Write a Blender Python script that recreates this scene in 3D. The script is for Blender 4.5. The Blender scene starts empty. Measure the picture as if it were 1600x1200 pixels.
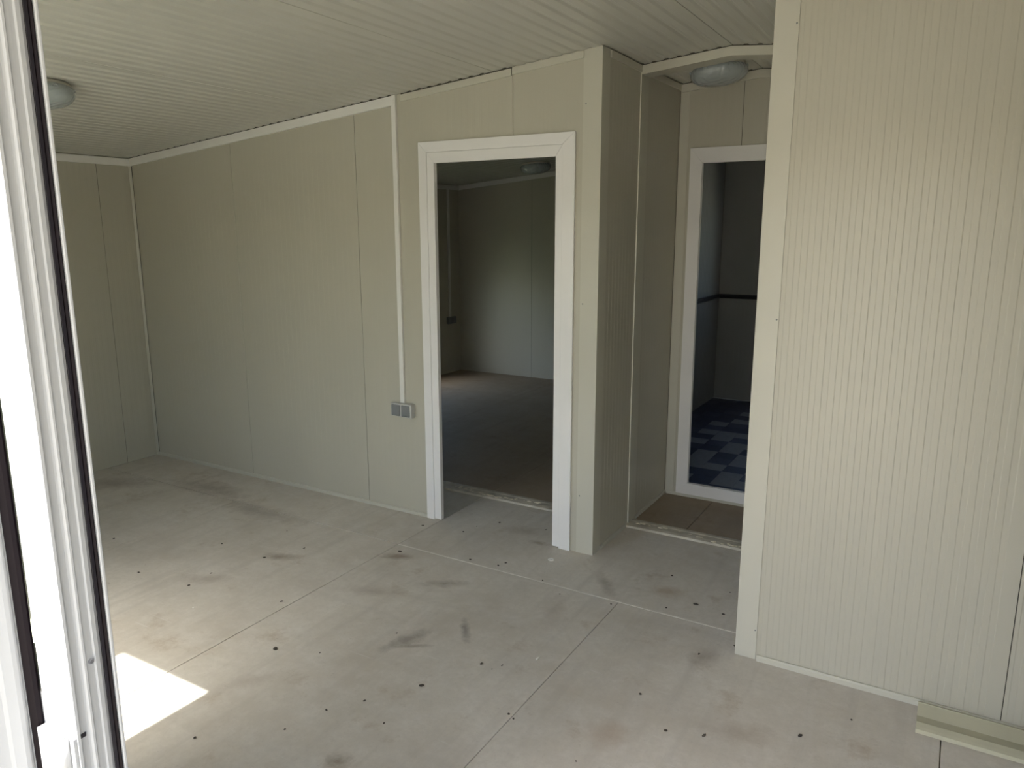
import bpy, bmesh, math, random
from mathutils import Vector, Matrix

# ------------------------------------------------------------------ camera
sc = bpy.context.scene
C = sc.collection
F_PX, YAW, PITCH, ROLL = 1183.1, 0.533552, 0.20282, -0.001705
cam_loc = Vector((1.45367, -3.24298, 1.6))
fw = Vector((-math.sin(YAW) * math.cos(PITCH), math.cos(YAW) * math.cos(PITCH), -math.sin(PITCH)))
r0 = Vector((math.cos(YAW), math.sin(YAW), 0)); u0 = r0.cross(fw)
rt = r0 * math.cos(ROLL) + u0 * math.sin(ROLL)
up = -r0 * math.sin(ROLL) + u0 * math.cos(ROLL)
cd = bpy.data.cameras.new('camera'); cam = bpy.data.objects.new('camera', cd); C.objects.link(cam)
cd.sensor_width = 36; cd.lens = F_PX / 1600 * 36; cd.clip_start = 0.02; cd.clip_end = 200
m3 = Matrix((rt, up, -fw)).transposed()
cam.matrix_world = Matrix.Translation(cam_loc) @ m3.to_4x4()
sc.camera = cam

# ------------------------------------------------------------------ sky, sun, exposure
w = bpy.data.worlds.new('world'); sc.world = w; w.use_nodes = True
nt = w.node_tree; nt.nodes.clear()
wo = nt.nodes.new('ShaderNodeOutputWorld'); bg = nt.nodes.new('ShaderNodeBackground')
SKY_K = 0.30
SUN_T = 1.80                                    # tangent of the sun's elevation; it shines along +Y
sky = nt.nodes.new('ShaderNodeTexSky'); sky.sky_type = 'NISHITA'; sky.sun_disc = False
sky.sun_elevation = math.atan(SUN_T); sky.sun_rotation = math.pi
sky.air_density = 1.0; sky.dust_density = 4.5; sky.ozone_density = 1.0; sky.altitude = 100
nt.links.new(sky.outputs[0], bg.inputs[0]); bg.inputs[1].default_value = SKY_K
nt.links.new(bg.outputs[0], wo.inputs[0])
sun = bpy.data.lights.new('sun', 'SUN'); sun.energy = 5.5; sun.angle = math.radians(0.6); sun.color = (1.0, 0.97, 0.92)
so = bpy.data.objects.new('sun', sun); C.objects.link(so)
so.rotation_euler = Vector((-0.032, -1, SUN_T)).to_track_quat('Z', 'Y').to_euler()
so.location = (0, -8, 14)
sc.view_settings.view_transform = 'Standard'; sc.view_settings.look = 'None'
sc.view_settings.gamma = 1; sc.view_settings.use_curve_mapping = False
sc.view_settings.exposure = 1.94
try:
    sc.cycles.max_bounces = 14; sc.cycles.diffuse_bounces = 10; sc.cycles.glossy_bounces = 6
    sc.cycles.transparent_max_bounces = 12; sc.cycles.use_denoising = True
    sc.cycles.sample_clamp_indirect = 8
except Exception:
    pass

# ------------------------------------------------------------------ materials
def mat(name, col, rough=0.5, metal=0.0, var=0.0, vscale=3.0, bump=0.0, bscale=60.0, spec=0.5, stretch=(1, 1, 1)):
    m = bpy.data.materials.new(name); m.use_nodes = True
    t = m.node_tree; b = t.nodes['Principled BSDF']
    b.inputs['Base Color'].default_value = (*col, 1); b.inputs['Roughness'].default_value = rough
    b.inputs['Metallic'].default_value = metal; b.inputs['Specular IOR Level'].default_value = spec
    co = t.nodes.new('ShaderNodeTexCoord'); mp = t.nodes.new('ShaderNodeMapping'); mp.inputs['Scale'].default_value = stretch
    t.links.new(co.outputs['Object'], mp.inputs[0])
    if var:
        n = t.nodes.new('ShaderNodeTexNoise'); n.inputs['Scale'].default_value = vscale; n.inputs['Detail'].default_value = 5
        t.links.new(mp.outputs[0], n.inputs['Vector'])
        r = t.nodes.new('ShaderNodeValToRGB')
        r.color_ramp.elements[0].position = 0.3; r.color_ramp.elements[0].color = (*[c * (1 - var) for c in col], 1)
        r.color_ramp.elements[1].position = 0.7; r.color_ramp.elements[1].color = (*[min(1, c * (1 + var)) for c in col], 1)
        t.links.new(n.outputs['Fac'], r.inputs[0]); t.links.new(r.outputs[0], b.inputs['Base Color'])
    if bump:
        n = t.nodes.new('ShaderNodeTexNoise'); n.inputs['Scale'].default_value = bscale; n.inputs['Detail'].default_value = 3
        t.links.new(mp.outputs[0], n.inputs['Vector'])
        bp = t.nodes.new('ShaderNodeBump'); bp.inputs['Strength'].default_value = bump; bp.inputs['Distance'].default_value = 0.002
        t.links.new(n.outputs['Fac'], bp.inputs['Height']); t.links.new(bp.outputs[0], b.inputs['Normal'])
    return m

M = {}
M['panel'] = mat('cream_sheet_metal', (0.475, 0.455, 0.370), 0.36, var=0.02, vscale=2, bump=0.10, bscale=9, stretch=(1, 1, 0.35))
M['ceiling'] = mat('cream_ceiling_sheet', (0.52, 0.515, 0.455), 0.34, var=0.02, vscale=2, bump=0.06, bscale=7)
M['cream'] = mat('cream_trim_metal', (0.53, 0.515, 0.43), 0.38, var=0.02)
M['white'] = mat('white_plastic', (0.79, 0.78, 0.755), 0.32, var=0.015, vscale=5)
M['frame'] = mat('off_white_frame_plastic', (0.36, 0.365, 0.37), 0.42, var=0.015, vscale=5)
M['trunk'] = mat('white_trunking', (0.76, 0.75, 0.70), 0.4, var=0.015, vscale=5)
M['dark'] = mat('dark_rubber', (0.012, 0.010, 0.014), 0.38, var=0.1, vscale=30)
M['maroon'] = mat('dark_maroon_rubber', (0.004, 0.0015, 0.003), 0.6, var=0.1, vscale=30, spec=0.15)
M['sub_base'] = mat('panel_core_foam', (0.25, 0.22, 0.15), 0.9, var=0.1)
M['grey_pl'] = mat('grey_plastic', (0.20, 0.21, 0.21), 0.45, var=0.03, vscale=40)
M['lt_grey_pl'] = mat('light_grey_plastic', (0.50, 0.50, 0.47), 0.45, var=0.03, vscale=40)
M['steel'] = mat('steel', (0.42, 0.43, 0.47), 0.3, 0.9, var=0.05, vscale=60)
M['filler'] = mat('pale_joint_filler', (0.74, 0.71, 0.64), 0.8, var=0.15, vscale=20)
M['foam'] = mat('dried_foam', (0.72, 0.66, 0.52), 0.9, var=0.15, vscale=60, bump=0.6, bscale=150)
M['thresh'] = mat('painted_threshold', (0.50, 0.46, 0.37), 0.6, var=0.22, vscale=14, bump=0.3, bscale=60)
M['crumb'] = mat('dark_crumb', (0.06, 0.05, 0.04), 0.8, var=0.3, vscale=80)
M['crumb_lt'] = mat('pale_scrap', (0.85, 0.83, 0.76), 0.6, var=0.1, vscale=80)
M['ground'] = mat('pale_concrete_yard', (0.36, 0.34, 0.28), 0.9, var=0.12, vscale=1.5, bump=0.3, bscale=30)
M['grass'] = mat('added_dark_grass', (0.05, 0.065, 0.03), 0.95, var=0.3, vscale=6, bump=0.5, bscale=40)
M['gutter'] = mat('weathered_cream_metal', (0.50, 0.48, 0.35), 0.42, var=0.06, vscale=6)
M['tile_l'] = mat('pale_blue_grey_vinyl', (0.27, 0.29, 0.33), 0.38, var=0.12, vscale=25)
M['tile_d'] = mat('navy_vinyl', (0.022, 0.032, 0.085), 0.4, var=0.2, vscale=25)
M['tile_m'] = mat('slate_blue_vinyl', (0.05, 0.065, 0.12), 0.4, var=0.2, vscale=25)
M['seal'] = mat('dark_seam_tape_gap_shade', (0.07, 0.065, 0.05), 0.9, var=0.1)  # tape in the panel seams; also the painted shade above the trims
M['bath'] = mat('shade_darkened_ribbed_sheet', (0.32, 0.32, 0.29), 0.22, var=0.03, vscale=3)  # wall sheet with the unlit bathroom's shade put into its colour

def glass_lamp():
    m = bpy.data.materials.new('frosted_patterned_glass'); m.use_nodes = True
    t = m.node_tree; b = t.nodes['Principled BSDF']
    b.inputs['Base Color'].default_value = (0.50, 0.55, 0.55, 1); b.inputs['Roughness'].default_value = 0.10
    b.inputs['Transmission Weight'].default_value = 0.25
    co = t.nodes.new('ShaderNodeTexCoord')
    v = t.nodes.new('ShaderNodeTexVoronoi'); v.inputs['Scale'].default_value = 26; v.feature = 'SMOOTH_F1'
    wv = t.nodes.new('ShaderNodeTexWave'); wv.wave_type = 'RINGS'; wv.inputs['Scale'].default_value = 14; wv.inputs['Distortion'].default_value = 9; wv.inputs['Detail'].default_value = 1
    t.links.new(co.outputs['Object'], v.inputs['Vector']); t.links.new(co.outputs['Object'], wv.inputs['Vector'])
    ad = t.nodes.new('ShaderNodeMath'); ad.operation = 'ADD'
    t.links.new(v.outputs['Distance'], ad.inputs[0]); t.links.new(wv.outputs['Fac'], ad.inputs[1])
    bp = t.nodes.new('ShaderNodeBump'); bp.inputs['Strength'].default_value = 0.5; bp.inputs['Distance'].default_value = 0.004
    t.links.new(ad.outputs[0], bp.inputs['Height']); t.links.new(bp.outputs[0], b.inputs['Normal'])
    return m
M['lampglass'] = glass_lamp()

def window_glass():
    m = bpy.data.materials.new('window_glass'); m.use_nodes = True
    t = m.node_tree; t.nodes.clear()
    o = t.nodes.new('ShaderNodeOutputMaterial'); mx = t.nodes.new('ShaderNodeMixShader')
    tr = t.nodes.new('ShaderNodeBsdfTransparent'); gl = t.nodes.new('ShaderNodeBsdfGlossy')
    tr.inputs[0].default_value = (0.93, 0.96, 0.95, 1); gl.inputs['Roughness'].default_value = 0.02
    lw = t.nodes.new('ShaderNodeLayerWeight'); pw = t.nodes.new('ShaderNodeMath'); pw.operation = 'POWER'; pw.inputs[1].default_value = 4.0
    ma = t.nodes.new('ShaderNodeMath'); ma.operation = 'MULTIPLY_ADD'; ma.inputs[1].default_value = 0.9; ma.inputs[2].default_value = 0.04
    t.links.new(lw.outputs['Facing'], pw.inputs[0]); t.links.new(pw.outputs[0], ma.inputs[0])
    t.links.new(ma.outputs[0], mx.inputs[0]); t.links.new(tr.outputs[0], mx.inputs[1]); t.links.new(gl.outputs[0], mx.inputs[2])
    t.links.new(mx.outputs[0], o.inputs[0])
    return m
M['glass'] = window_glass()

def floor_mat(name='fibre_cement_board', tint=None):
    m = bpy.data.materials.new(name); m.use_nodes = True
    t = m.node_tree; N = t.nodes.new; L = t.links.new
    b = t.nodes['Principled BSDF']; b.inputs['Roughness'].default_value = 0.62; b.inputs['Specular IOR Level'].default_value = 0.35
    geo = N('ShaderNodeNewGeometry')
    def noise(scale, detail=5, sx=1, sy=1, rot=0, rough=0.55):
        mp = N('ShaderNodeMapping'); mp.inputs['Scale'].default_value = (sx, sy, 1); mp.inputs['Rotation'].default_value = (0, 0, rot)
        L(geo.outputs['Position'], mp.inputs[0])
        n = N('ShaderNodeTexNoise'); n.inputs['Scale'].default_value = scale; n.inputs['Detail'].default_value = detail; n.inputs['Roughness'].default_value = rough
        L(mp.outputs[0], n.inputs['Vector']); return n.outputs['Fac']
    def ramp(src, p0, p1, c0=(0, 0, 0), c1=(1, 1, 1)):
        r = N('ShaderNodeValToRGB'); e = r.color_ramp.elements
        e[0].position = p0; e[0].color = (*c0, 1); e[1].position = p1; e[1].color = (*c1, 1); L(src, r.inputs[0]); return r.outputs[0]
    def mix(fac, a, bb, k=1.0):
        mx = N('ShaderNodeMix'); mx.data_type = 'RGBA'
        if k != 1.0:
            q = N('ShaderNodeMath'); q.operation = 'MULTIPLY'; q.inputs[1].default_value = k; L(fac, q.inputs[0]); fac = q.outputs[0]
        L(fac, mx.inputs[0])
        if isinstance(a, tuple): mx.inputs[6].default_value = (*a, 1)
        else: L(a, mx.inputs[6])
        if isinstance(bb, tuple): mx.inputs[7].default_value = (*bb, 1)
        else: L(bb, mx.inputs[7])
        return mx.outputs[2]
    base = ramp(noise(1.6, 6), 0.3, 0.72, (0.50, 0.455, 0.385), (0.66, 0.62, 0.55))
    # fine cloudy mottling
    base = mix(ramp(noise(9, 8, rough=0.7), 0.42, 0.75), base, (0.72, 0.695, 0.645), 0.5)
    # long streaks along the boards
    base = mix(ramp(noise(3.2, 4, 4.5, 0.35), 0.52, 0.78), base, (0.36, 0.33, 0.29), 0.35)
    base = mix(ramp(noise(2.4, 4, 0.3, 3.5), 0.56, 0.80), base, (0.36, 0.33, 0.29), 0.25)
    base = mix(ramp(noise(38, 6, rough=0.75), 0.40, 0.62), base, (0.49, 0.455, 0.40), 0.35)
    base = mix(ramp(noise(120, 3, rough=0.6), 0.60, 0.72), base, (0.34, 0.31, 0.27), 0.25)
    # brown footprints and dirt patches
    base = mix(ramp(noise(4.2, 7, rough=0.72), 0.58, 0.72), base, (0.36, 0.285, 0.205), 0.6)
    base = mix(ramp(noise(13, 5, 1, 3.0, 0.9, 0.7), 0.66, 0.76), base, (0.20, 0.155, 0.115), 0.6)
    # pale scratches
    base = mix(ramp(noise(5, 3, 1, 16, 0.55, 0.5), 0.68, 0.74), base, (0.66, 0.64, 0.60), 0.45)
    # marks at their own places: (x, y, radius, stretch, angle, colour, strength)
    marks = [(-1.45, -1.15, 0.16, 2.6, 0.5, (0.34, 0.29, 0.235), 0.5), (-0.70, -0.85, 0.16, 3.0, 0.35, (0.33, 0.28, 0.23), 0.5), (0.10, -0.60, 0.18, 2.6, 1.9, (0.34, 0.29, 0.24), 0.45),
             (-0.45, 0.10, 0.14, 2.0, 0.2, (0.34, 0.28, 0.21), 0.5), (-0.30, 0.0, 0.07, 2.4, 0.0, (0.26, 0.20, 0.13), 0.6), (0.98, -1.0, 0.15, 2.2, 0.4, (0.34, 0.28, 0.22), 0.5),
             (-0.62, -1.62, 0.14, 2.4, 1.0, (0.36, 0.31, 0.26), 0.45), (-0.25, -1.12, 0.10, 7.0, 0.6, (0.22, 0.19, 0.16), 0.6), (-0.045, -1.76, 0.055, 1.0, 0, (0.20, 0.15, 0.10), 0.7), (-0.83, -0.50, 0.10, 2.0, 0.4, (0.23, 0.17, 0.12), 0.75),
             (-0.30, -1.09, 0.15, 3.2, 1.25, (0.20, 0.17, 0.14), 0.65), (-0.14, -0.92, 0.11, 4.5, -0.9, (0.17, 0.15, 0.13), 0.65),
             (-0.45, -0.62, 0.13, 3.0, 0.5, (0.22, 0.18, 0.14), 0.6), (-1.33, -0.80, 0.11, 2.2, 0.3, (0.22, 0.16, 0.11), 0.7),
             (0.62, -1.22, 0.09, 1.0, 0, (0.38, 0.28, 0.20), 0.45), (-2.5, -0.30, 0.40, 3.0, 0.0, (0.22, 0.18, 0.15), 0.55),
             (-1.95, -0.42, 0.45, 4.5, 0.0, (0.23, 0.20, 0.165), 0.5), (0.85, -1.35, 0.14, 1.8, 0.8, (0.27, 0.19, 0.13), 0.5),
             (0.45, -0.18, 0.10, 1.5, 0.3, (0.34, 0.24, 0.14), 0.55), (0.18, -0.25, 0.14, 3.5, 2.2, (0.20, 0.165, 0.13), 0.5),
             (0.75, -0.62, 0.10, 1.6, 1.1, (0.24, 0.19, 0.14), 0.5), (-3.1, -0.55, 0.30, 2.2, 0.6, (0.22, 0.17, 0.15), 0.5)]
    dn = N('ShaderNodeTexNoise'); dn.inputs['Scale'].default_value = 14; dn.inputs['Detail'].default_value = 6; dn.inputs['Roughness'].default_value = 0.75
    L(geo.outputs['Position'], dn.inputs['Vector'])
    for (x, y, r, st, an, col, k) in marks:
        sb = N('ShaderNodeVectorMath'); sb.operation = 'SUBTRACT'; sb.inputs[1].default_value = (x, y, 0); L(geo.outputs['Position'], sb.inputs[0])
        ro = N('ShaderNodeVectorRotate'); ro.rotation_type = 'Z_AXIS'; ro.inputs['Angle'].default_value = -an; L(sb.outputs[0], ro.inputs['Vector'])
        scv = N('ShaderNodeVectorMath'); scv.operation = 'MULTIPLY'; scv.inputs[1].default_value = (1 / r, st / r, 0); L(ro.outputs[0], scv.inputs[0])
        ln = N('ShaderNodeVectorMath'); ln.operation = 'LENGTH'; L(scv.outputs[0], ln.inputs[0])
        a1 = N('ShaderNodeMath'); a1.operation = 'MULTIPLY_ADD'; a1.inputs[1].default_value = 1.8; L(dn.outputs['Fac'], a1.inputs[0]); L(ln.outputs['Value'], a1.inputs[2])
        f = ramp(a1.outputs[0], 0.95, 1.0, (1, 1, 1), (0, 0, 0))
        mr = N('ShaderNodeMapRange'); mr.inputs[1].default_value = 1.0; mr.inputs[2].default_value = 1.9; mr.inputs[3].default_value = 1; mr.inputs[4].default_value = 0
        L(a1.outputs[0], mr.inputs[0])
        base = mix(mr.outputs[0], base, col, k)
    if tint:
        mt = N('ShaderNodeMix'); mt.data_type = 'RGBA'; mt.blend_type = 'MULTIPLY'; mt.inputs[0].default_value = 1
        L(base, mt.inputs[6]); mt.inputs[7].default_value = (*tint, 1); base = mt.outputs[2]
    L(base, b.inputs['Base Color'])
    bp = N('ShaderNodeBump'); bp.inputs['Strength'].default_value = 0.15; bp.inputs['Distance'].default_value = 0.002
    L(noise(90, 4), bp.inputs['Height']); L(bp.outputs[0], b.inputs['Normal'])
    return m
M['floor'] = floor_mat()
M['floor_shade'] = floor_mat('brown_shaded_cement_board', (0.54, 0.46, 0.37))  # same boards, tinted dark brown to carry the shade of the back module

# ------------------------------------------------------------------ helpers
def link(name, me, m, parent=None, **props):
    me.materials.append(m)
    o = bpy.data.objects.new(name, me); C.objects.link(o)
    if parent: o.parent = parent
    for k, v in props.items(): o[k] = v
    return o
def from_bm(name, bm, m, parent=None, **props):
    bmesh.ops.recalc_face_normals(bm, faces=bm.faces[:])
    me = bpy.data.meshes.new(name); bm.to_mesh(me); bm.free()
    return link(name, me, m, parent, **props)
def empty(name, loc=(0, 0, 0), **props):
    o = bpy.data.objects.new(name, None); o.location = loc; o.empty_display_size = 0.05; C.objects.link(o)
    for k, v in props.items(): o[k] = v
    return o
def add_box(bm, x0, x1, y0, y1, z0, z1, bev=0.0):
    g = bmesh.ops.create_cube(bm, size=1.0)
    vs = g['verts']
    for v in vs:
        v.co = Vector(((x0 + x1) / 2 + v.co.x * (x1 - x0), (y0 + y1) / 2 + v.co.y * (y1 - y0), (z0 + z1) / 2 + v.co.z * (z1 - z0)))
    if bev:
        es = list({e for v in vs for e in v.link_edges})
        bmesh.ops.bevel(bm, geom=es, offset=bev, segments=2, affect='EDGES', profile=0.6)
def box(name, b, m, parent=None, bev=0.0, **props):
    bm = bmesh.new(); add_box(bm, *b, bev=bev); return from_bm(name, bm, m, parent, **props)
def add_prism(bm, pts, d0, d1, f):
    """closed polygon pts (list of 2-tuples) extruded from d0 to d1; f(p, d) -> world point"""
    a = [bm.verts.new(f(p, d0)) for p in pts]; b = [bm.verts.new(f(p, d1)) for p in pts]
    n = len(pts)
    for i in range(n):
        j = (i + 1) % n; bm.faces.new((a[i], a[j], b[j], b[i]))
    bm.faces.new(a[::-1]); bm.faces.new(b)
def prism(name, pts, d0, d1, f, m, parent=None, **props):
    bm = bmesh.new(); add_prism(bm, pts, d0, d1, f); return from_bm(name, bm, m, parent, **props)
def lathe(name, prof, m, parent=None, seg=40, smooth=True, **props):
    bm = bmesh.new(); rings = []
    for r, z in prof:
        rings.append([bm.verts.new((r * math.cos(2 * math.pi * k / seg), r * math.sin(2 * math.pi * k / seg), z)) for k in range(seg)] if r > 1e-6 else [bm.verts.new((0, 0, z))])
    for a, b in zip(rings, rings[1:]):
        for k in range(seg):
            k2 = (k + 1) % seg
            if len(a) == 1 and len(b) == 1: continue
            if len(a) == 1: bm.faces.new((a[0], b[k], b[k2]))
            elif len(b) == 1: bm.faces.new((a[k], a[k2], b[0]))
            else: bm.faces.new((a[k], a[k2], b[k2], b[k]))
    if smooth:
        for f in bm.faces: f.smooth = True
    return from_bm(name, bm, m, parent, **props)

RIDGE_X, RIDGE_Z, SLOPE = 0.44, 2.42, 0.0924
def zc(x): return RIDGE_Z - SLOPE * abs(x - RIDGE_X)
XL, XR, YF, YB = -3.44, 4.32, -2.75, 3.88     # inner faces of the outer walls
YJ = 0.467                                    # joint between the two modules
Y2 = 1.066                                    # wall of the bathroom door
YBLK = -0.54                                  # wall of the right block
XB = 0.85                                     # corner of the right block

def rib_profile(s0, s1, t, pitch=0.04, gw=0.015, sl=0.0035, dep=0.0004, gap=True, phase=0.0):
    p = []
    if gap: p += [(s0, -0.014), (s0 + 0.003, -0.014), (s0 + 0.003, 0)]
    else: p += [(s0, 0)]
    k = math.ceil((s0 + 0.02 - phase) / pitch)
    while True:
        c = phase + k * pitch; k += 1
        if c + gw / 2 + sl > s1 - 0.006: break
        if c - gw / 2 - sl < s0 + 0.008: continue
        p += [(c - gw / 2 - sl, 0), (c - gw / 2, -dep), (c + gw / 2, -dep), (c + gw / 2 + sl, 0)]
    p += [(s1, 0), (s1, -t), (s0, -t)]
    return p

def wall(name, O, u, n, pans, m=None, t=0.04, seal=0.0016, **kw):
    """O origin, u along the wall, n out of its face; pans = list of panels, each a list of (s0, s1, z0, z1 or None)"""
    O = Vector(O); u = Vector(u); n = Vector(n); m = m or M['panel']
    root = empty(name, O, kind='structure')
    for pieces in pans:
        bm = bmesh.new()
        for i, (s0, s1, z0, z1) in enumerate(pieces):
            pr = rib_profile(s0, s1, t, gap=(i == 0 or z0 < 0.5), **kw) if i == 0 else rib_profile(s0, s1, t, gap=False, **kw)
            def f(p, d, z0=z0, z1=z1):
                w_ = u * p[0] + n * p[1]
                return w_ + Vector((0, 0, z0 if d == 0 else (z1 if z1 is not None else zc(O.x + w_.x) + 0.004)))
            add_prism(bm, pr, 0, 1, f)
        pn = from_bm('panel', bm, m, root)
        s0, s1, z0, z1 = pieces[0]
        def fs(p, d, z0=z0, z1=z1):
            w_ = u * p[0] + n * p[1]
            return w_ + Vector((0, 0, z0 + 0.001 if d == 0 else (z1 if z1 is not None else zc(O.x + w_.x))))
        prism('seam_seal', [(s0 - 0.0005, -seal), (s0 + 0.0026, -seal), (s0 + 0.0026, -t + 0.001), (s0 - 0.0005, -t + 0.001)], 0, 1, fs, M['seal'], pn)
    return root

def slope_trim(name, x0, x1, y0, y1, dz0, dz1, m, parent=None, **props):
    """a strip under the ceiling following its slope; dz are offsets below the ceiling"""
    xs = [x0] + ([RIDGE_X] if x0 < RIDGE_X < x1 else []) + [x1]
    bm = bmesh.new(); secs = []
    for x in xs:
        secs.append([bm.verts.new((x, y, zc(x) - dz)) for y, dz in ((y0, dz0), (y1, dz0), (y1, dz1), (y0, dz1))])
    for a, b in zip(secs, secs[1:]):
        for i in range(4): bm.faces.new((a[i], a[(i + 1) % 4], b[(i + 1) % 4], b[i]))
    bm.faces.new(secs[0]); bm.faces.new(secs[-1][::-1])
    return from_bm(name, bm, m, parent, **props)

# ------------------------------------------------------------------ ground, floor
gp = box('ground', (-150, 150, -150, 150, -0.40, -0.20), M['ground'], kind='structure')
grass = box('added_ground_grass', (-150, XL - 0.3, -150, 150, -0.20, -0.185), M['grass'], kind='structure')  # unseen dark strip, added to cut bounce light into the inner room
floor = box('floor', (XL - 0.06, XR + 0.06, YF - 0.09, YB + 0.06, -0.19, -0.012), M['sub_base'], kind='structure')  # sub-base slab under the boards
xe = [XL, -2.16, -0.922, 0.304, 1.543, 2.78, XR]
def board(x0, x1, y0, y1, m='floor'):
    g = 0.0016
    box('floor_board', (x0 + g, x1 - g, y0 + g, y1 - g, -0.012, random.uniform(-0.0006, 0.0)), M[m], floor, bev=0.0009)
random.seed(5)
for a, b in zip(xe, xe[1:]):
    board(a, b, YF - 0.08, -0.384)
for a, b in ((XL, -2.16), (-2.16, -0.922), (-0.922, 1.543), (1.543, 2.78), (2.78, XR)):
    board(a, b, -0.379, 0.44)
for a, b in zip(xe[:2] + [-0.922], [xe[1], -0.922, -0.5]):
    board(a, b, 0.52, 2.95, 'floor_shade'); board(a, b, 2.95, YB, 'floor_shade')
board(-0.5, 0.304, 0.52, Y2 + 0.03, 'floor_shade'); board(0.304, 0.9, 0.52, Y2 + 0.03, 'floor_shade')
box('joint_filler', (-0.92, 0.9, -0.3850, -0.3780, -0.010, 0.0006), M['filler'], floor)

# bathroom tiles, each its own piece
P = 0.147
bx0, by0 = -0.5, Y2 + 0.03
light_cells = {(0, 0), (0, 1), (1, 2), (-1, 2), (-2, 2), (0, 3), (0, 4), (-2, 3), (-2, 4), (-1, 6), (0, 6), (-3, 6), (-1, 8), (-2, 8), (0, 9), (1, 9),
               (0, 10), (-2, 7), (-3, 8), (-1, 12), (-2, 11), (0, 13), (-3, 10), (1, 5), (1, 0), (-2, 0), (-1, 5), (-2, 13), (-1, 15), (0, 16)}
tile_base = {}
for i in range(-5, 5):
    for j in range(-2, 17):
        x0 = 0.193 + i * P; y0 = 1.364 + j * P
        a0, a1, b0, b1 = max(x0, bx0) + 0.001, x0 + P - 0.001, max(y0, by0) + 0.001, min(y0 + P, YB) - 0.001
        if a1 - a0 < 0.02 or b1 - b0 < 0.02: continue
        k = 'tile_l' if (i, j) in light_cells else ('tile_m' if (i * 7 + j * 5) % 4 == 0 else 'tile_d')
        full = abs(a1 - a0 - P + 0.002) < 1e-6 and abs(b1 - b0 - P + 0.002) < 1e-6
        if full and k in tile_base:
            o = tile_base[k].copy(); C.objects.link(o); o.location = (a0, b0, 0)
        else:
            bm = bmesh.new(); add_box(bm, 0, a1 - a0, 0, b1 - b0, -0.011, 0.0, bev=0.0008)
            o = from_bm('floor_tile', bm, M[k], floor); o.location = (a0, b0, 0)
            if full: tile_base[k] = o

# threshold over the module joint
def threshold(name, x0, x1):
    pts = [(0.425, 0.0), (0.430, 0.010), (0.455, 0.014), (0.462, 0.010), (0.500, 0.010), (0.508, 0.013), (0.532, 0.012), (0.536, 0.0)]
    t = prism(name, pts, x0, x1, lambda p, d: Vector((d, p[0], p[1])), M['thresh'], kind='structure')
    bm = bmesh.new(); rnd = random.Random(int(x0 * 100))
    for k in range(int((x1 - x0) * 34)):
        x = rnd.uniform(x0 + 0.03, x1 - 0.03); y = 0.468 + 0.02 * math.sin(x * 9) + rnd.gauss(0, 0.008); s = rnd.uniform(0.003, 0.009)
        g = bmesh.ops.create_icosphere(bm, subdivisions=1, radius=s)
        for v in g['verts']: v.co = Vector((v.co.x * rnd.uniform(1, 3.2) + x, v.co.y + y, v.co.z * 0.55 + 0.012))
    from_bm('foam_residue', bm, M['foam'], t, kind='stuff')
threshold('trim_1', -1.6, -0.06)
threshold('trim_2', 0.0, XB)

# ------------------------------------------------------------------ ceiling
ceil = empty('ceiling', (0, 0, 0), kind='structure')
def ceil_panel(x0, x1, y0, y1):
    pitch, gw, sl, dep = 0.0625, 0.010, 0.010, 0.0055
    pts = [(x0, 0.012), (x0 + 0.004, 0.012), (x0 + 0.004, 0)]
    n = round((x1 - x0) / pitch)
    for k in range(1, n):
        c = x0 + k * (x1 - x0) / n
        pts += [(c - gw / 2 - sl, 0), (c - gw / 2, dep), (c + gw / 2, dep), (c + gw / 2 + sl, 0)]
    pts += [(x1, 0), (x1, 0.06), (x0, 0.06)]
    prism('ceiling_panel', pts, y0, y1, lambda p, d: Vector((p[0], d, zc(p[0]) + p[1])), M['ceiling'], ceil)
for y0, y1 in ((YF - 0.10, YJ - 0.001), (YJ + 0.001, YB + 0.06)):
    for k in range(4):
        a, b = RIDGE_X - k - 1, RIDGE_X - k
        ceil_panel(max(a, XL - 0.06), b, y0, y1)
        a, b = RIDGE_X + k, RIDGE_X + k + 1
        ceil_panel(a, min(b, XR + 0.06), y0, y1)
roof = bmesh.new()
rp = [(XL - 0.12, zc(XL) + 0.05), (RIDGE_X, RIDGE_Z + 0.07), (XR + 0.12, zc(XR) + 0.05), (XR + 0.12, zc(XR) + 0.12), (RIDGE_X, RIDGE_Z + 0.16), (XL - 0.12, zc(XL) + 0.12)]
add_prism(roof, rp, YF - 0.15, YB + 0.12, lambda p, d: Vector((p[0], d, p[1])))
from_bm('roof', roof, M['cream'], kind='structure')

# ------------------------------------------------------------------ walls
# back wall of the main room with the doorway (opening x -0.96..-0.18, z < 1.975)
DX0, DX1, DZ = -0.955, -0.19, 1.965
wall('wall_back', (0, 0, 0), (1, 0, 0), (0, -1, 0), [
    [(XL, -2.444, 0, None)], [(-2.444, -1.447, 0, None)],
    [(-1.447, DX0, 0, None), (DX0, -0.456, DZ, None)],
    [(-0.456, DX1, DZ, None), (DX1, -0.001, 0, None)]], t=0.028)
wall('wall_left', (XL, 0, 0), (0, 1, 0), (1, 0, 0), [
    [(YF, -2.24, 0, None)], [(-2.24, -1.24, 0, None)], [(-1.24, -0.24, 0, None)], [(-0.24, 0.0, 0, None)]], t=0.08)
wall('wall_passage_left', (0, 0, 0), (0, 1, 0), (1, 0, 0), [[(0.0, 0.462, 0, None)], [(0.462, Y2, 0, None)]], t=0.06)
wall('wall_passage_right', (XB, 0, 0), (0, -1, 0), (-1, 0, 0), [[(-Y2, -0.462, 0, None)], [(-0.462, -YBLK - 0.001, 0, None)]], t=0.05)
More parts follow.
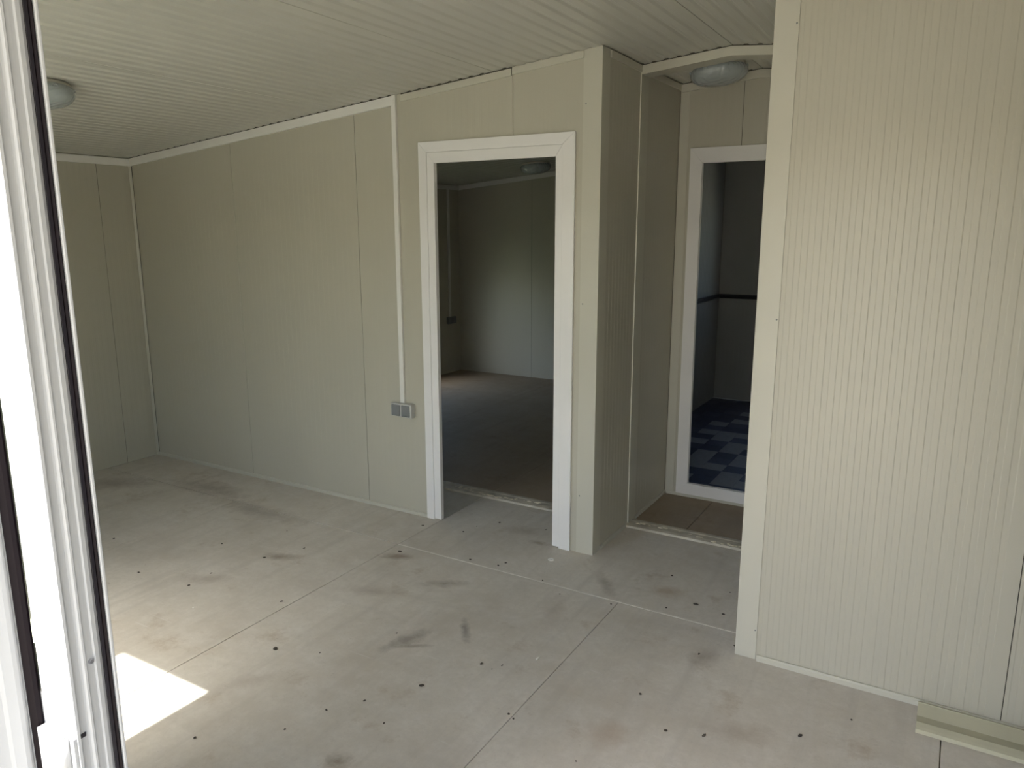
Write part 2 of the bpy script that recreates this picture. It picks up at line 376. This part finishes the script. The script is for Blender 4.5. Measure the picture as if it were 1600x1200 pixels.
wall('wall_right_block', (XB, YBLK, 0), (1, 0, 0), (0, -1, 0), [
    [(0.0, 0.855, 0, None)], [(0.855, 1.855, 0, None)], [(1.855, 2.855, 0, None)], [(2.855, XR - XB, 0, None)]], t=0.05,
    pitch=0.04, gw=0.016, sl=0.003, dep=0.0008)
wall('wall_bathroom_front', (0, Y2, 0), (1, 0, 0), (0, -1, 0), [
    [(0.0, 0.14, 0, None), (0.14, 0.35, 0, 0.03), (0.14, 0.35, 2.0, None)],
    [(0.35, 0.85, 2.0, None), (0.35, 0.85, 0, 0.03)]], t=0.028)
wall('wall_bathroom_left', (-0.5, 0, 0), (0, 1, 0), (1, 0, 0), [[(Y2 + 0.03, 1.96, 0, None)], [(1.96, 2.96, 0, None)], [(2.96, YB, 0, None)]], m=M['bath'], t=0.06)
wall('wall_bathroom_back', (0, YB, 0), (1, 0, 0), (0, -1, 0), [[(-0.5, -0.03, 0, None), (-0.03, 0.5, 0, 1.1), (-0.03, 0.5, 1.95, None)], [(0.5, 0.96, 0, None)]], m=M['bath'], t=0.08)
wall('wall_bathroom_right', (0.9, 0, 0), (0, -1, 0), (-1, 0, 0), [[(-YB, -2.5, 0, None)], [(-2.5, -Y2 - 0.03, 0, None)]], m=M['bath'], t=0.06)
box('wall_bathroom_closure', (-0.562, 0.0, Y2 + 0.001, Y2 + 0.028, 0, zc(-0.28)), M['panel'], kind='structure')
box('wall_inner_room_closure', (-0.562, -0.05, 0.98, 1.05, 0, zc(-0.28)), M['panel'], kind='structure')
wall('wall_inner_room_back', (0, YB, 0), (1, 0, 0), (0, -1, 0), [[(XL - 0.08, -2.51, 0, None)], [(-2.51, -1.51, 0, None)], [(-1.51, -0.5, 0, None)]], t=0.08)
wall('wall_inner_room_left', (XL, 0, 0), (0, 1, 0), (1, 0, 0), [[(0.03, 1.0, 0, None)], [(1.0, 2.0, 0, None)], [(2.0, 2.1, 0, None), (2.1, 3.1, 0, 0.25), (2.1, 3.1, 1.30, None)], [(3.1, YB, 0, None)]], t=0.08)
wall('wall_inner_room_right', (-0.562, 0, 0), (0, -1, 0), (-1, 0, 0), [[(-YB, -2.5, 0, None)], [(-2.5, -1.5, 0, None)], [(-1.5, -1.05, 0, None)]], t=0.0025, seal=0.0)
wall('wall_right', (XR, 0, 0), (0, -1, 0), (-1, 0, 0), [[(0.54, 1.54, 0, None)], [(1.54, -YF, 0, None)]], t=0.08)

# front wall: entrance opening x 0.40..1.62, window x -1.24..-0.64 / -1.80..-1.24
EX0, EX1, EZ = 0.300, 1.61, 2.09
WX0, WX1, WZ0, WZ1 = -1.84, -0.68, 0.62, 2.02
RX0, RX1 = 2.5, 3.6
def fl(a, b): return (-b, -a)
fw_ = []
def S(x0, x1, z0, z1): return (-x1, -x0, z0, z1)
wall('wall_front', (0, YF, 0), (-1, 0, 0), (0, 1, 0), [
    [S(XL, WX0, 0, None)],
    [S(WX0, WX1, 0, WZ0), S(WX0, WX1, WZ1, None)],
    [S(WX1, EX0, 0, None)],
    [S(EX0, EX1, EZ, None)],
    [S(EX1, 2.6, 0, None)],
    [S(2.6, 3.6, 0, None)],
    [S(3.6, XR, 0, None)]], t=0.07)

# ------------------------------------------------------------------ trims and corner flashings
K = dict(kind='structure')
# white cable duct under the ceiling on left and back walls
slope_trim('trim_3', XL + 0.018, -1.158, -0.019, -0.0005, 0.004, 0.050, M['trunk'], **K)
def yz_strip(name, x0, x1, y0, y1, z0, z1, m, bev=0.0012, parent=None):
    return box(name, (x0, x1, y0, y1, z0, z1), m, parent, bev=bev, **({} if parent else K))
yz_strip('trim_4', XL + 0.0005, XL + 0.019, YF + 0.01, -0.001, zc(XL) - 0.050, zc(XL) - 0.004, M['trunk'])
# cream ceiling strips right of the duct
slope_trim('trim_5', -1.118, -0.4585, -0.010, -0.0005, 0.006, 0.038, M['cream'], **K)
slope_trim('trim_6', -0.4535, -0.086, -0.009, -0.0005, 0.003, 0.034, M['cream'], **K)
def gap_shade(trim_name, x0, x1, y0, y1):  # dark strip standing in for the shade between trim and ceiling
    slope_trim('gap_shade', x0, x1, y0, y1, -0.004, 0.0052, M['seal'], bpy.data.objects[trim_name])
gap_shade('trim_3', XL + 0.02, -1.16, -0.015, -0.001)
gap_shade('trim_5', -1.117, -0.459, -0.007, -0.001)
# corner flashing of the projecting corner
t7 = empty('trim_7', (0, 0, 0), **K)
bm = bmesh.new()
add_prism(bm, [(-0.088, 0.0), (-0.088, -0.0025), (0.003, -0.0025), (0.003, 0.082), (0.0005, 0.082), (0.0005, -0.0002)], 0.0, 1.0,
          lambda p, d: Vector((p[0], p[1], 0.0 if d == 0 else zc(p[0]) + 0.001)))
from_bm('flashing', bm, M['cream'], t7)
def screw(x, y, z, n, parent, r=0.0035):
    bm = bmesh.new(); bmesh.ops.create_cone(bm, cap_ends=True, segments=10, radius1=r, radius2=r * 0.7, depth=0.0016)
    o = from_bm('screw', bm, M['grey_pl'], parent)
    o.rotation_euler = Vector(n).to_track_quat('Z', 'Y').to_euler(); o.location = (x, y, z); return o
screw(-0.074, -0.0035, 2.145, (0, -1, 0), t7); screw(-0.074, -0.0035, 0.30, (0, -1, 0), t7)
screw(-0.074, -0.0035, 1.25, (0, -1, 0), t7)
# ceiling strip on the passage wall
def y_strip(name, x0, x1, y0, y1, m):
    zz = zc(x0)
    return box(name, (x0, x1, y0, y1, zz - 0.034, zz - 0.002), m, bev=0.001, **K)
y_strip('trim_8', 0.0005, 0.010, 0.084, 0.462, M['cream'])
y_strip('trim_9', 0.0005, 0.010, 0.566, Y2 - 0.001, M['cream'])
# joint flashing down the passage wall, then the beam under the ceiling, then the right side
prism('trim_10', [(0.0005, 0.458), (0.006, 0.460), (0.006, 0.560), (0.0005, 0.562)], 0.0, zc(0) - 0.0, lambda p, d: Vector((p[0], p[1], d)), M['cream'], **K)
beam = slope_trim('trim_11', 0.008, XB - 0.001, 0.455, 0.565, 0.005, 0.046, M['cream'], **K)
gap_shade('trim_11', 0.009, XB - 0.002, 0.461, 0.560)
slope_trim('trim_12', XL + 0.01, -0.07, 0.455, 0.565, 0.0015, 0.045, M['cream'], **K)
slope_trim('trim_13', 0.008, XB - 0.001, Y2 - 0.012, Y2 - 0.0005, 0.004, 0.046, M['cream'], **K)
gap_shade('trim_13', 0.009, XB - 0.002, Y2 - 0.009, Y2 - 0.001)
slope_trim('trim_14', XL + 0.02, -0.57, YB - 0.016, YB - 0.0005, 0.003, 0.05, M['trunk'], **K)
yz_strip('trim_15', XL + 0.0005, XL + 0.018, 0.05, YB - 0.001, zc(XL) - 0.050, zc(XL) - 0.003, M['trunk'])
# corner strip left of the bathroom door
prism('trim_16', [(0.008, -0.0005), (0.0085, -0.004), (0.056, -0.0025), (0.057, -0.0005)], 0.02, 1.0,
      lambda p, d: Vector((p[0], Y2 + p[1], d if d < 0.5 else zc(p[0]) - 0.046)), M['cream'], **K)
# corner flashing of the right block
t17 = empty('trim_17', (XB, YBLK, 0), **K)
bm = bmesh.new()
add_prism(bm, [(-0.003, 0.06), (-0.003, -0.003), (0.074, -0.003), (0.0745, -0.0005), (-0.0005, -0.0005), (-0.0005, 0.06)], 0, 1,
          lambda p, d: Vector((p[0], p[1], 0.003 if d == 0 else zc(XB + p[0]) + 0.001)))
from_bm('flashing', bm, M['cream'], t17)
for z in (0.12, 1.29, 2.24):
    s_ = screw(0.067, -0.0038, z, (0, -1, 0), t17, 0.003)
# room corner strips
prism('trim_18', [(0.0, 0.0), (0.0, -0.014), (0.002, -0.014), (0.012, -0.003), (0.013, 0.0)], 0.0, zc(XL) - 0.05,
      lambda p, d: Vector((XL + 0.0005 + p[0], p[1] - 0.0005, d)), M['panel'], **K)
box('corner_seal', (XL + 0.0125, XL + 0.0155, -0.0022, -0.0003, 0.002, zc(XL) - 0.05), M['seal'], bpy.data.objects['trim_18'])
# baseboards
def base_pts(h, t): return [(0.0, 0.0), (t, 0.0), (t, h * 0.75), (t * 0.55, h), (0.0, h)]
prism('baseboard_back', base_pts(0.021, 0.010), XL + 0.002, -1.003, lambda p, d: Vector((d, -0.0005 - p[0], p[1] + 0.0003)), M['cream'], **K)
prism('baseboard_right_block', base_pts(0.023, 0.010), XB + 0.079, XR - 0.002, lambda p, d: Vector((d, YBLK - 0.0005 - p[0], p[1] + 0.0003)), M['cream'], **K)
prism('baseboard_passage_left', base_pts(0.018, 0.009), 0.084, 0.42, lambda p, d: Vector((0.0005 + p[0], d, p[1] + 0.0003)), M['cream'], **K)
prism('baseboard_passage_end', base_pts(0.018, 0.009), 0.565, Y2 - 0.002, lambda p, d: Vector((0.0005 + p[0], d, p[1] + 0.0003)), M['cream'], **K)
prism('baseboard_bathroom', base_pts(0.020, 0.010), 0.012, XB - 0.002, lambda p, d: Vector((d, Y2 - 0.0005 - p[0], p[1] + 0.0003)), M['cream'], **K)
# dado rail around the bathroom
def rail_pts(): return [(0.0, 0.0), (0.012, 0.002), (0.014, 0.012), (0.009, 0.018), (0.009, 0.022), (0.014, 0.028), (0.012, 0.040), (0.0, 0.042)]
prism('trim_19', rail_pts(), Y2 + 0.04, YB - 0.016, lambda p, d: Vector((-0.4995 + p[0], d, 0.955 + p[1])), M['dark'], **K)
prism('trim_20', rail_pts(), -0.499, 0.898, lambda p, d: Vector((d, YB - 0.0005 - p[0], 0.955 + p[1])), M['dark'], **K)

# ------------------------------------------------------------------ door_1: casing and lining of the inner doorway
def mitred(name, outer, inner, y0, y1, m, root, sides='LTR'):
    """outer/inner = (x0, x1, z0, z1); pieces mitred at the corners, thickness y0..y1"""
    ox0, ox1, oz0, oz1 = outer; ix0, ix1, iz0, iz1 = inner
    g = 0.0004
    q = {'L': [(ox0, oz0), (ix0, iz0), (ix0, iz1 - g), (ox0, oz1 - g)],
         'R': [(ix1, iz0), (ox1, oz0), (ox1, oz1 - g), (ix1, iz1 - g)],
         'T': [(ox0 + g, oz1), (ix0 + g, iz1), (ix1 - g, iz1), (ox1 - g, oz1)],
         'B': [(ox0, oz0), (ox1, oz0), (ix1, iz0), (ix0, iz0)]}
    for s in sides:
        bm = bmesh.new(); add_prism(bm, q[s], y0, y1, lambda p, d: Vector((p[0], d, p[1])))
        bmesh.ops.bevel(bm, geom=bm.edges[:], offset=0.001, segments=1, affect='EDGES')
        from_bm(name, bm, m, root)
d1 = empty('door_1', (-0.57, 0, 0), **K)
d1.location = (0, 0, 0)
mitred('casing', (-1.012, -0.121, 0.0, 2.030), (-0.962, -0.184, 0.0, 1.978), -0.012, -0.0005, M['white'], d1)
mitred('jamb', (-0.961, -0.185, 0.006, 1.977), (-0.917, -0.221, 0.006, 1.925), -0.008, 0.018, M['white'], d1)
# door_2: four-sided casing of the bathroom doorway
d2 = empty('door_2', (0, 0, 0), **K)
mitred('casing', (0.075, 0.848, 0.018, 2.036), (0.146, 0.778, 0.087, 1.955), Y2 - 0.014, Y2 - 0.0005, M['white'], d2, 'LTRB')
mitred('jamb', (0.141, 0.783, 0.031, 1.998), (0.147, 0.777, 0.088, 1.954), Y2, Y2 + 0.012, M['white'], d2, 'LTRB')

# ------------------------------------------------------------------ door_3: entrance frame with the leaf folded back against the wall
d3 = empty('door_3', (0, 0, 0), **K)
JX = 0.454
# frame post, section (x, y); the +x face carries small steps
fp = [(0.300, -2.870), (0.368, -2.870), (0.371, -2.867), (0.3715, -2.796), (0.3730, -2.791), (0.3730, -2.777), (0.3700, -2.770),
      (0.3670, -2.766), (0.3640, -2.763), (0.3640, -2.7485), (0.300, -2.7485)]
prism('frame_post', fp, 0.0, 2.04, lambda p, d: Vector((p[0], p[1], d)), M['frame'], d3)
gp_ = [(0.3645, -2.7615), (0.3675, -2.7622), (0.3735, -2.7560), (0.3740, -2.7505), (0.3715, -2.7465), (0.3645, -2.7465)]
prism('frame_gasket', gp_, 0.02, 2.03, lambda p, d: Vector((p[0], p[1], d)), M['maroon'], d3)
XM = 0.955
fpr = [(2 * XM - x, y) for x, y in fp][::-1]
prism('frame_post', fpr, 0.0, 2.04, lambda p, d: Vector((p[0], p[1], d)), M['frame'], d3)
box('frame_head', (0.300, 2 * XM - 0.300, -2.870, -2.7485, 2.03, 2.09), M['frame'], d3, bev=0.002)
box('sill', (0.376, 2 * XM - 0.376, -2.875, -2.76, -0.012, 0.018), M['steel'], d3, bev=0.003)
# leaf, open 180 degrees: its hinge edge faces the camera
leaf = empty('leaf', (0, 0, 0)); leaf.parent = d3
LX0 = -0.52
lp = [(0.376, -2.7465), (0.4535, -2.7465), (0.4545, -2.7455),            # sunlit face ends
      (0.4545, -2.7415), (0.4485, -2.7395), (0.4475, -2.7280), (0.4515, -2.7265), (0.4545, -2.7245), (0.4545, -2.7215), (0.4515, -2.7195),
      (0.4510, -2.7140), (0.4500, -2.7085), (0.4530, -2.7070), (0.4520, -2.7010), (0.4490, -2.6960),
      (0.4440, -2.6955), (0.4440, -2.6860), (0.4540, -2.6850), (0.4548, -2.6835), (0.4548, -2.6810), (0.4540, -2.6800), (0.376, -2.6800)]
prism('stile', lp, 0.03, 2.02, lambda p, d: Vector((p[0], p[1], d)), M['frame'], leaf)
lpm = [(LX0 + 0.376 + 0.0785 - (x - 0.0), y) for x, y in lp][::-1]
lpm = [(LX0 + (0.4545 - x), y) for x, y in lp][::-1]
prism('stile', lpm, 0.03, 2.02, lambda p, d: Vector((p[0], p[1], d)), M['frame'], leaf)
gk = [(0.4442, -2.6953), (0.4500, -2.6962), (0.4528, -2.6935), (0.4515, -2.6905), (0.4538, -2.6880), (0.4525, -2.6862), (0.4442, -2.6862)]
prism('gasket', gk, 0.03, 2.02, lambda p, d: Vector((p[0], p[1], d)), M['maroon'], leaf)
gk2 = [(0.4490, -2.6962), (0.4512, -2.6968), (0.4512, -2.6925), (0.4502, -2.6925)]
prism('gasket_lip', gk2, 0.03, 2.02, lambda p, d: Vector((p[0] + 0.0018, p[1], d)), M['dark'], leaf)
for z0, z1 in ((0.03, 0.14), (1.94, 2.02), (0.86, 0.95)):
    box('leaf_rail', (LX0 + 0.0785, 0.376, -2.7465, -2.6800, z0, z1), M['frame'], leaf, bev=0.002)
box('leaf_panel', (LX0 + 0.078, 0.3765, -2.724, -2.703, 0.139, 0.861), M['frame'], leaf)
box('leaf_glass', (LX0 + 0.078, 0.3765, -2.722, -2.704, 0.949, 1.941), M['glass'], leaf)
# hinge
hg = empty('hinge', (0, 0, 0)); hg.parent = d3
def zcyl(name, cx, cy, z0, z1, r, m, par, seg=24, rt=None):
    bm = bmesh.new(); bmesh.ops.create_cone(bm, cap_ends=True, segments=seg, radius1=r, radius2=rt or r, depth=z1 - z0)
    for v in bm.verts: v.co += Vector((cx, cy, (z0 + z1) / 2))
    for f in bm.faces:
        if len(f.verts) == 4: f.smooth = True
    return from_bm(name, bm, m, par)
for top, full in ((0.905, True), (1.90, False), (0.30, False)):
    hcx, hcy = 0.436, -2.7580
    zcyl('barrel', hcx, hcy, top - 0.052, top, 0.0095, M['frame'], hg)
    zcyl('barrel', hcx, hcy, top - 0.108, top - 0.055, 0.0095, M['frame'], hg)
    zcyl('barrel_cap', hcx, hcy, top - 0.001, top + 0.0015, 0.0062, M['grey_pl'], hg, rt=0.0055)
    box('hinge_plate', (0.3765, hcx - 0.006, -2.7600, -2.7475, top - 0.105, top - 0.004), M['frame'], hg, bev=0.001)
    box('hinge_plate', (hcx, 0.4535, -2.752, -2.7467, top - 0.052, top - 0.002), M['frame'], hg, bev=0.001)
# screw and keeper in the leaf edge
bm = bmesh.new(); bmesh.ops.create_cone(bm, cap_ends=True, segments=14, radius1=0.0045, radius2=0.003, depth=0.003)
s1 = from_bm('screw', bm, M['steel'], leaf); s1.rotation_euler = (0, math.pi / 2, 0); s1.location = (0.4525, -2.7130, 1.004)
box('drain_slot', (0.4478, 0.4492, -2.739, -2.731, 0.896, 0.902), M['dark'], leaf)
# ------------------------------------------------------------------ windows in the front wall
def window(name, x0, x1, z0, z1, m0):
    r = empty(name, (0, 0, 0), **K)
    y0, y1 = YF - 0.075, YF - 0.005
    fr = 0.045
    mitred('window_frame', (x0, x1, z0, z1), (x0 + fr, x1 - fr, z0 + fr, z1 - fr), y0, y1, M['white'], r, 'LTRB')
    ed = [x0 + fr - 0.05] + list(m0) + [x1 - fr + 0.05]
    for q in m0: box('mullion', (q - 0.05, q + 0.05, y0, y1, z0 + fr, z1 - fr), M['white'], r, bev=0.002)
    for q0, q1 in zip(ed, ed[1:]): box('pane', (q0 + 0.05, q1 - 0.05, YF - 0.045, YF - 0.041, z0 + fr, z1 - fr), M['glass'], r)
window('window_1', WX0, WX1, WZ0, WZ1, (-1.27,))

w3 = empty('window_2', (0, 0, 0), **K)
bm = bmesh.new()
for a in ((2.1, 2.15, 0.25, 1.30), (3.05, 3.1, 0.25, 1.30), (2.15, 3.05, 0.25, 0.3), (2.15, 3.05, 1.25, 1.30)):
    box('window_frame', (XL - 0.075, XL - 0.005, a[0], a[1], a[2], a[3]), M['white'], w3, bev=0.001)
bm.free()
box('pane', (XL - 0.045, XL - 0.041, 2.15, 3.05, 0.3, 1.25), M['glass'], w3)
w4 = empty('window_3', (0, 0, 0), **K)
mitred('window_frame', (-0.03, 0.5, 1.1, 1.95), (0.0, 0.46, 1.14, 1.91), YB + 0.005, YB + 0.07, M['white'], w4, 'LTRB')
box('pane', (0.0, 0.46, YB + 0.040, YB + 0.044, 1.14, 1.91), M['glass'], w4)
# unseen cover outside the entrance, added to block steep sky light
sky_blocker = empty('sky_blocker', (0, 0, 0), kind='structure')
box('sky_blocker_roof', (0.50, 3.2, -4.6, YF - 0.16, 2.30, 2.36), M['panel'], sky_blocker)
for px in (0.56, 3.14):
    box('sky_blocker_post', (px - 0.04, px + 0.04, -4.56, -4.48, -0.2, 2.30), M['white'], sky_blocker, bev=0.004)

# ------------------------------------------------------------------ cable duct and double socket
duct = box('cable_duct', (-1.176, -1.148, -0.0165, -0.0008, 0.648, zc(-1.162) - 0.002), M['trunk'], bev=0.0015,
           label='white vertical cable duct running down the back wall to the double socket', category='cable duct')
def socket(name, x, z, label, turned=False, m1=None, m2=None):
    r = empty(name, (0, 0, 0), label=label, category='socket')
    box('housing', (-0.072, 0.072, -0.040, -0.0005, -0.038, 0.038), m1 or M['lt_grey_pl'], r, bev=0.006)
    for s in (-1, 1):
        lid = box('lid', (s * 0.034 - 0.029, s * 0.034 + 0.029, -0.0465, -0.038, -0.032, 0.032), m2 or M['grey_pl'], r, bev=0.006)
        box('lid_tab', (s * 0.034 - 0.008, s * 0.034 + 0.008, -0.049, -0.046, -0.030, -0.024), m2 or M['grey_pl'], lid, bev=0.001)
    return r
sk = socket('wall_socket', 0, 0, 'grey double wall socket at the foot of the white duct, left of the doorway')
sk.location = (-1.155, 0, 0.610)
box('cable_duct', (XL + 0.0008, XL + 0.016, 3.655, 3.685, 0.63, zc(XL) - 0.05), M['trunk'], bev=0.0015,
    label='white vertical cable duct on the dark left wall of the inner room', category='cable duct')
sk2 = socket('wall_socket', 0, 0, 'dark wall socket low under the duct inside the unlit inner room', m1=M['grey_pl'])
sk2.location = (XL, 3.68, 0.595); sk2.rotation_euler = (0, 0, math.pi / 2)

# ------------------------------------------------------------------ ceiling lamps
tilt = -math.atan(SLOPE)
def lamp(x, y, label, z=None):
    r = empty('ceiling_lamp', (x, y, zc(x) if z is None else z), label=label, category='ceiling lamp', group='round ceiling lamps with patterned glass')
    lathe('base_plate', [(0, -0.002), (0.128, -0.002), (0.132, -0.006), (0.132, -0.020), (0.118, -0.024), (0, -0.024)], M['cream'], r)
    prof = [(0.126, -0.014), (0.136, -0.019), (0.142, -0.030), (0.1425, -0.042), (0.138, -0.056), (0.126, -0.070), (0.106, -0.082), (0.080, -0.090), (0.050, -0.095), (0.02, -0.0965), (0, -0.097)]
    g = lathe('glass_shade', prof, M['lampglass'], r, seg=64)
    # raised scroll rings round the shoulder of the shade
    bm = bmesh.new()
    for k in range(14):
        a = 2 * math.pi * k / 14; rr = 0.139 if k % 2 else 0.1405; zz = -0.045 if k % 2 else -0.036
        R = 0.013 if k % 2 == 0 else 0.008
        ctr = Vector((rr * math.cos(a), rr * math.sin(a), zz)); tu = Vector((-math.sin(a), math.cos(a), 0)); tv = Vector((0.25 * math.cos(a), 0.25 * math.sin(a), 1)).normalized(); nn = tu.cross(tv)
        ring = []
        for i in range(12):
            b = 2 * math.pi * i / 12; cpt = ctr + (tu * math.cos(b) + tv * math.sin(b)) * R; rad = (tu * math.cos(b) + tv * math.sin(b))
            ring.append([bm.verts.new(cpt + (rad * math.cos(c) + nn * math.sin(c)) * 0.0026) for c in (0, math.pi / 2, math.pi, 1.5 * math.pi)])
        for i in range(12):
            A, B = ring[i], ring[(i + 1) % 12]
            for c in range(4): bm.faces.new((A[c], A[(c + 1) % 4], B[(c + 1) % 4], B[c]))
    for f in bm.faces: f.smooth = True
    from_bm('moulded_relief', bm, M['lampglass'], g, kind='stuff')
    r.rotation_euler = (0, tilt if x < RIDGE_X else -tilt, 0)
    return r
lamp(0.286, 0.79, 'round patterned glass ceiling lamp in the passage, behind the ceiling beam')
lamp(-1.98, -1.36, 'round glass ceiling lamp above the main room, half hidden by the entrance frame')
lamp(-2.05, 3.12, 'round glass ceiling lamp inside the dark inner room, seen through the doorway')

# ------------------------------------------------------------------ folded metal trim lying on the floor
gpts = [(-0.545, 0.022), (-0.568, 0.032), (-0.571, 0.030), (-0.622, 0.014), (-0.674, 0.024), (-0.692, 0.0185), (-0.7025, 0.014), (-0.7045, 0.001)]
def gf(p, d): return Vector((d, p[0] - 0.008 * (1 if d < 2 else 1), p[1]))
g = prism('metal_trim', gpts + [(-0.7030, 0.001), (-0.7010, 0.0128), (-0.692, 0.0170), (-0.674, 0.0224), (-0.622, 0.0124), (-0.571, 0.0284), (-0.568, 0.0302), (-0.5458, 0.0206)],
          1.470, 3.30, gf, M['gutter'],
          label='folded cream metal trim lying on the floor against the right block wall', category='metal trim')

# ------------------------------------------------------------------ small things on the floor
ws = empty('washer', (-0.150, -0.152, 0.0006), label='small white round washer on the floor below the projecting corner', category='washer')
lathe('ring', [(0.005, 0.0), (0.015, 0.0), (0.016, 0.0015), (0.0145, 0.0045), (0.008, 0.0055), (0.005, 0.003), (0.005, 0.0)], M['crumb_lt'], ws, seg=24)
lathe('centre', [(0.0048, 0.0005), (0.0046, 0.002), (0, 0.0022)], M['grey_pl'], ws, seg=12)
def chip(name, x, y, s, m, seed, flat=0.4, **props):
    rnd = random.Random(seed); bm = bmesh.new(); bmesh.ops.create_icosphere(bm, subdivisions=1, radius=s)
    for v in bm.verts:
        v.co *= rnd.uniform(0.7, 1.25)
    lo = min(v.co.z for v in bm.verts) * flat
    for v in bm.verts: v.co.z = v.co.z * flat - lo
    st = rnd.uniform(1, 1.9)
    for v in bm.verts: v.co.x *= st
    o = from_bm(name, bm, m, **props); o.location = (x, y, 0.0003); o.rotation_euler = (0, 0, rnd.uniform(0, 3.1)); return o
chip('plastic_scrap', 0.213, -0.955, 0.0075, M['crumb_lt'], 3, label='white curled plastic scrap on the floor left of the dark board joint', category='scrap')
chip('plastic_scrap', -1.255, -1.36, 0.005, M['crumb_lt'], 8, label='tiny pale scrap on the floor behind the patch of sunlight', category='scrap')
pos = [(-0.697, -1.412, 8), (-0.855, -0.451, 7), (-1.388, -0.851, 5), (-1.303, -0.668, 4), (-0.493, -0.353, 6), (-0.061, -1.316, 6), (0.048, -1.092, 5),
       (0.289, -1.296, 5), (0.315, -1.31, 4), (0.73, -0.612, 4), (0.601, -0.237, 7), (0.772, -1.112, 6), (0.629, -0.968, 5), (-0.179, -1.485, 4), (-0.531, -1.341, 3),
       (-0.365, -1.08, 3), (-0.971, -1.126, 5), (-0.325, -0.297, 5), (-0.34, -0.34, 5), (0.283, -0.42, 4), (0.421, -0.021, 5), (0.727, -0.26, 5), (0.834, -0.488, 4), (-0.517, -1.91, 5),
       (-0.255, -1.591, 4), (-0.3, -1.734, 4), (0.887, -1.074, 5), (0.585, -1.39, 3), (1.285, -0.747, 4), (1.153, -0.918, 6),
       (-1.774, -1.268, 5), (-1.471, -1.098, 4), (-1.711, -0.843, 4), (-1.454, -1.233, 5), (-2.259, -1.087, 5), (-0.042, -1.545, 3), (-0.62, 0.13, 5), (-0.35, 0.17, 4), (-0.72, -0.08, 5),
       (-0.70, 0.02, 3), (0.10, -1.10, 3), (0.12, -1.06, 3), (0.05, -0.45, 4), (-0.08, -0.37, 4), (0.50, -0.33, 4), (0.70, -0.05, 4), (-0.96, -0.12, 5), (-1.55, -0.55, 3)]
for i, (x, y, s) in enumerate(pos):
    chip('dirt_crumb', x, y, s * 0.0011, M['crumb'], i, 0.45, label='dark crumb of dirt lying on the grey floor boards', category='crumb', group='dark dirt crumbs scattered on the floor')
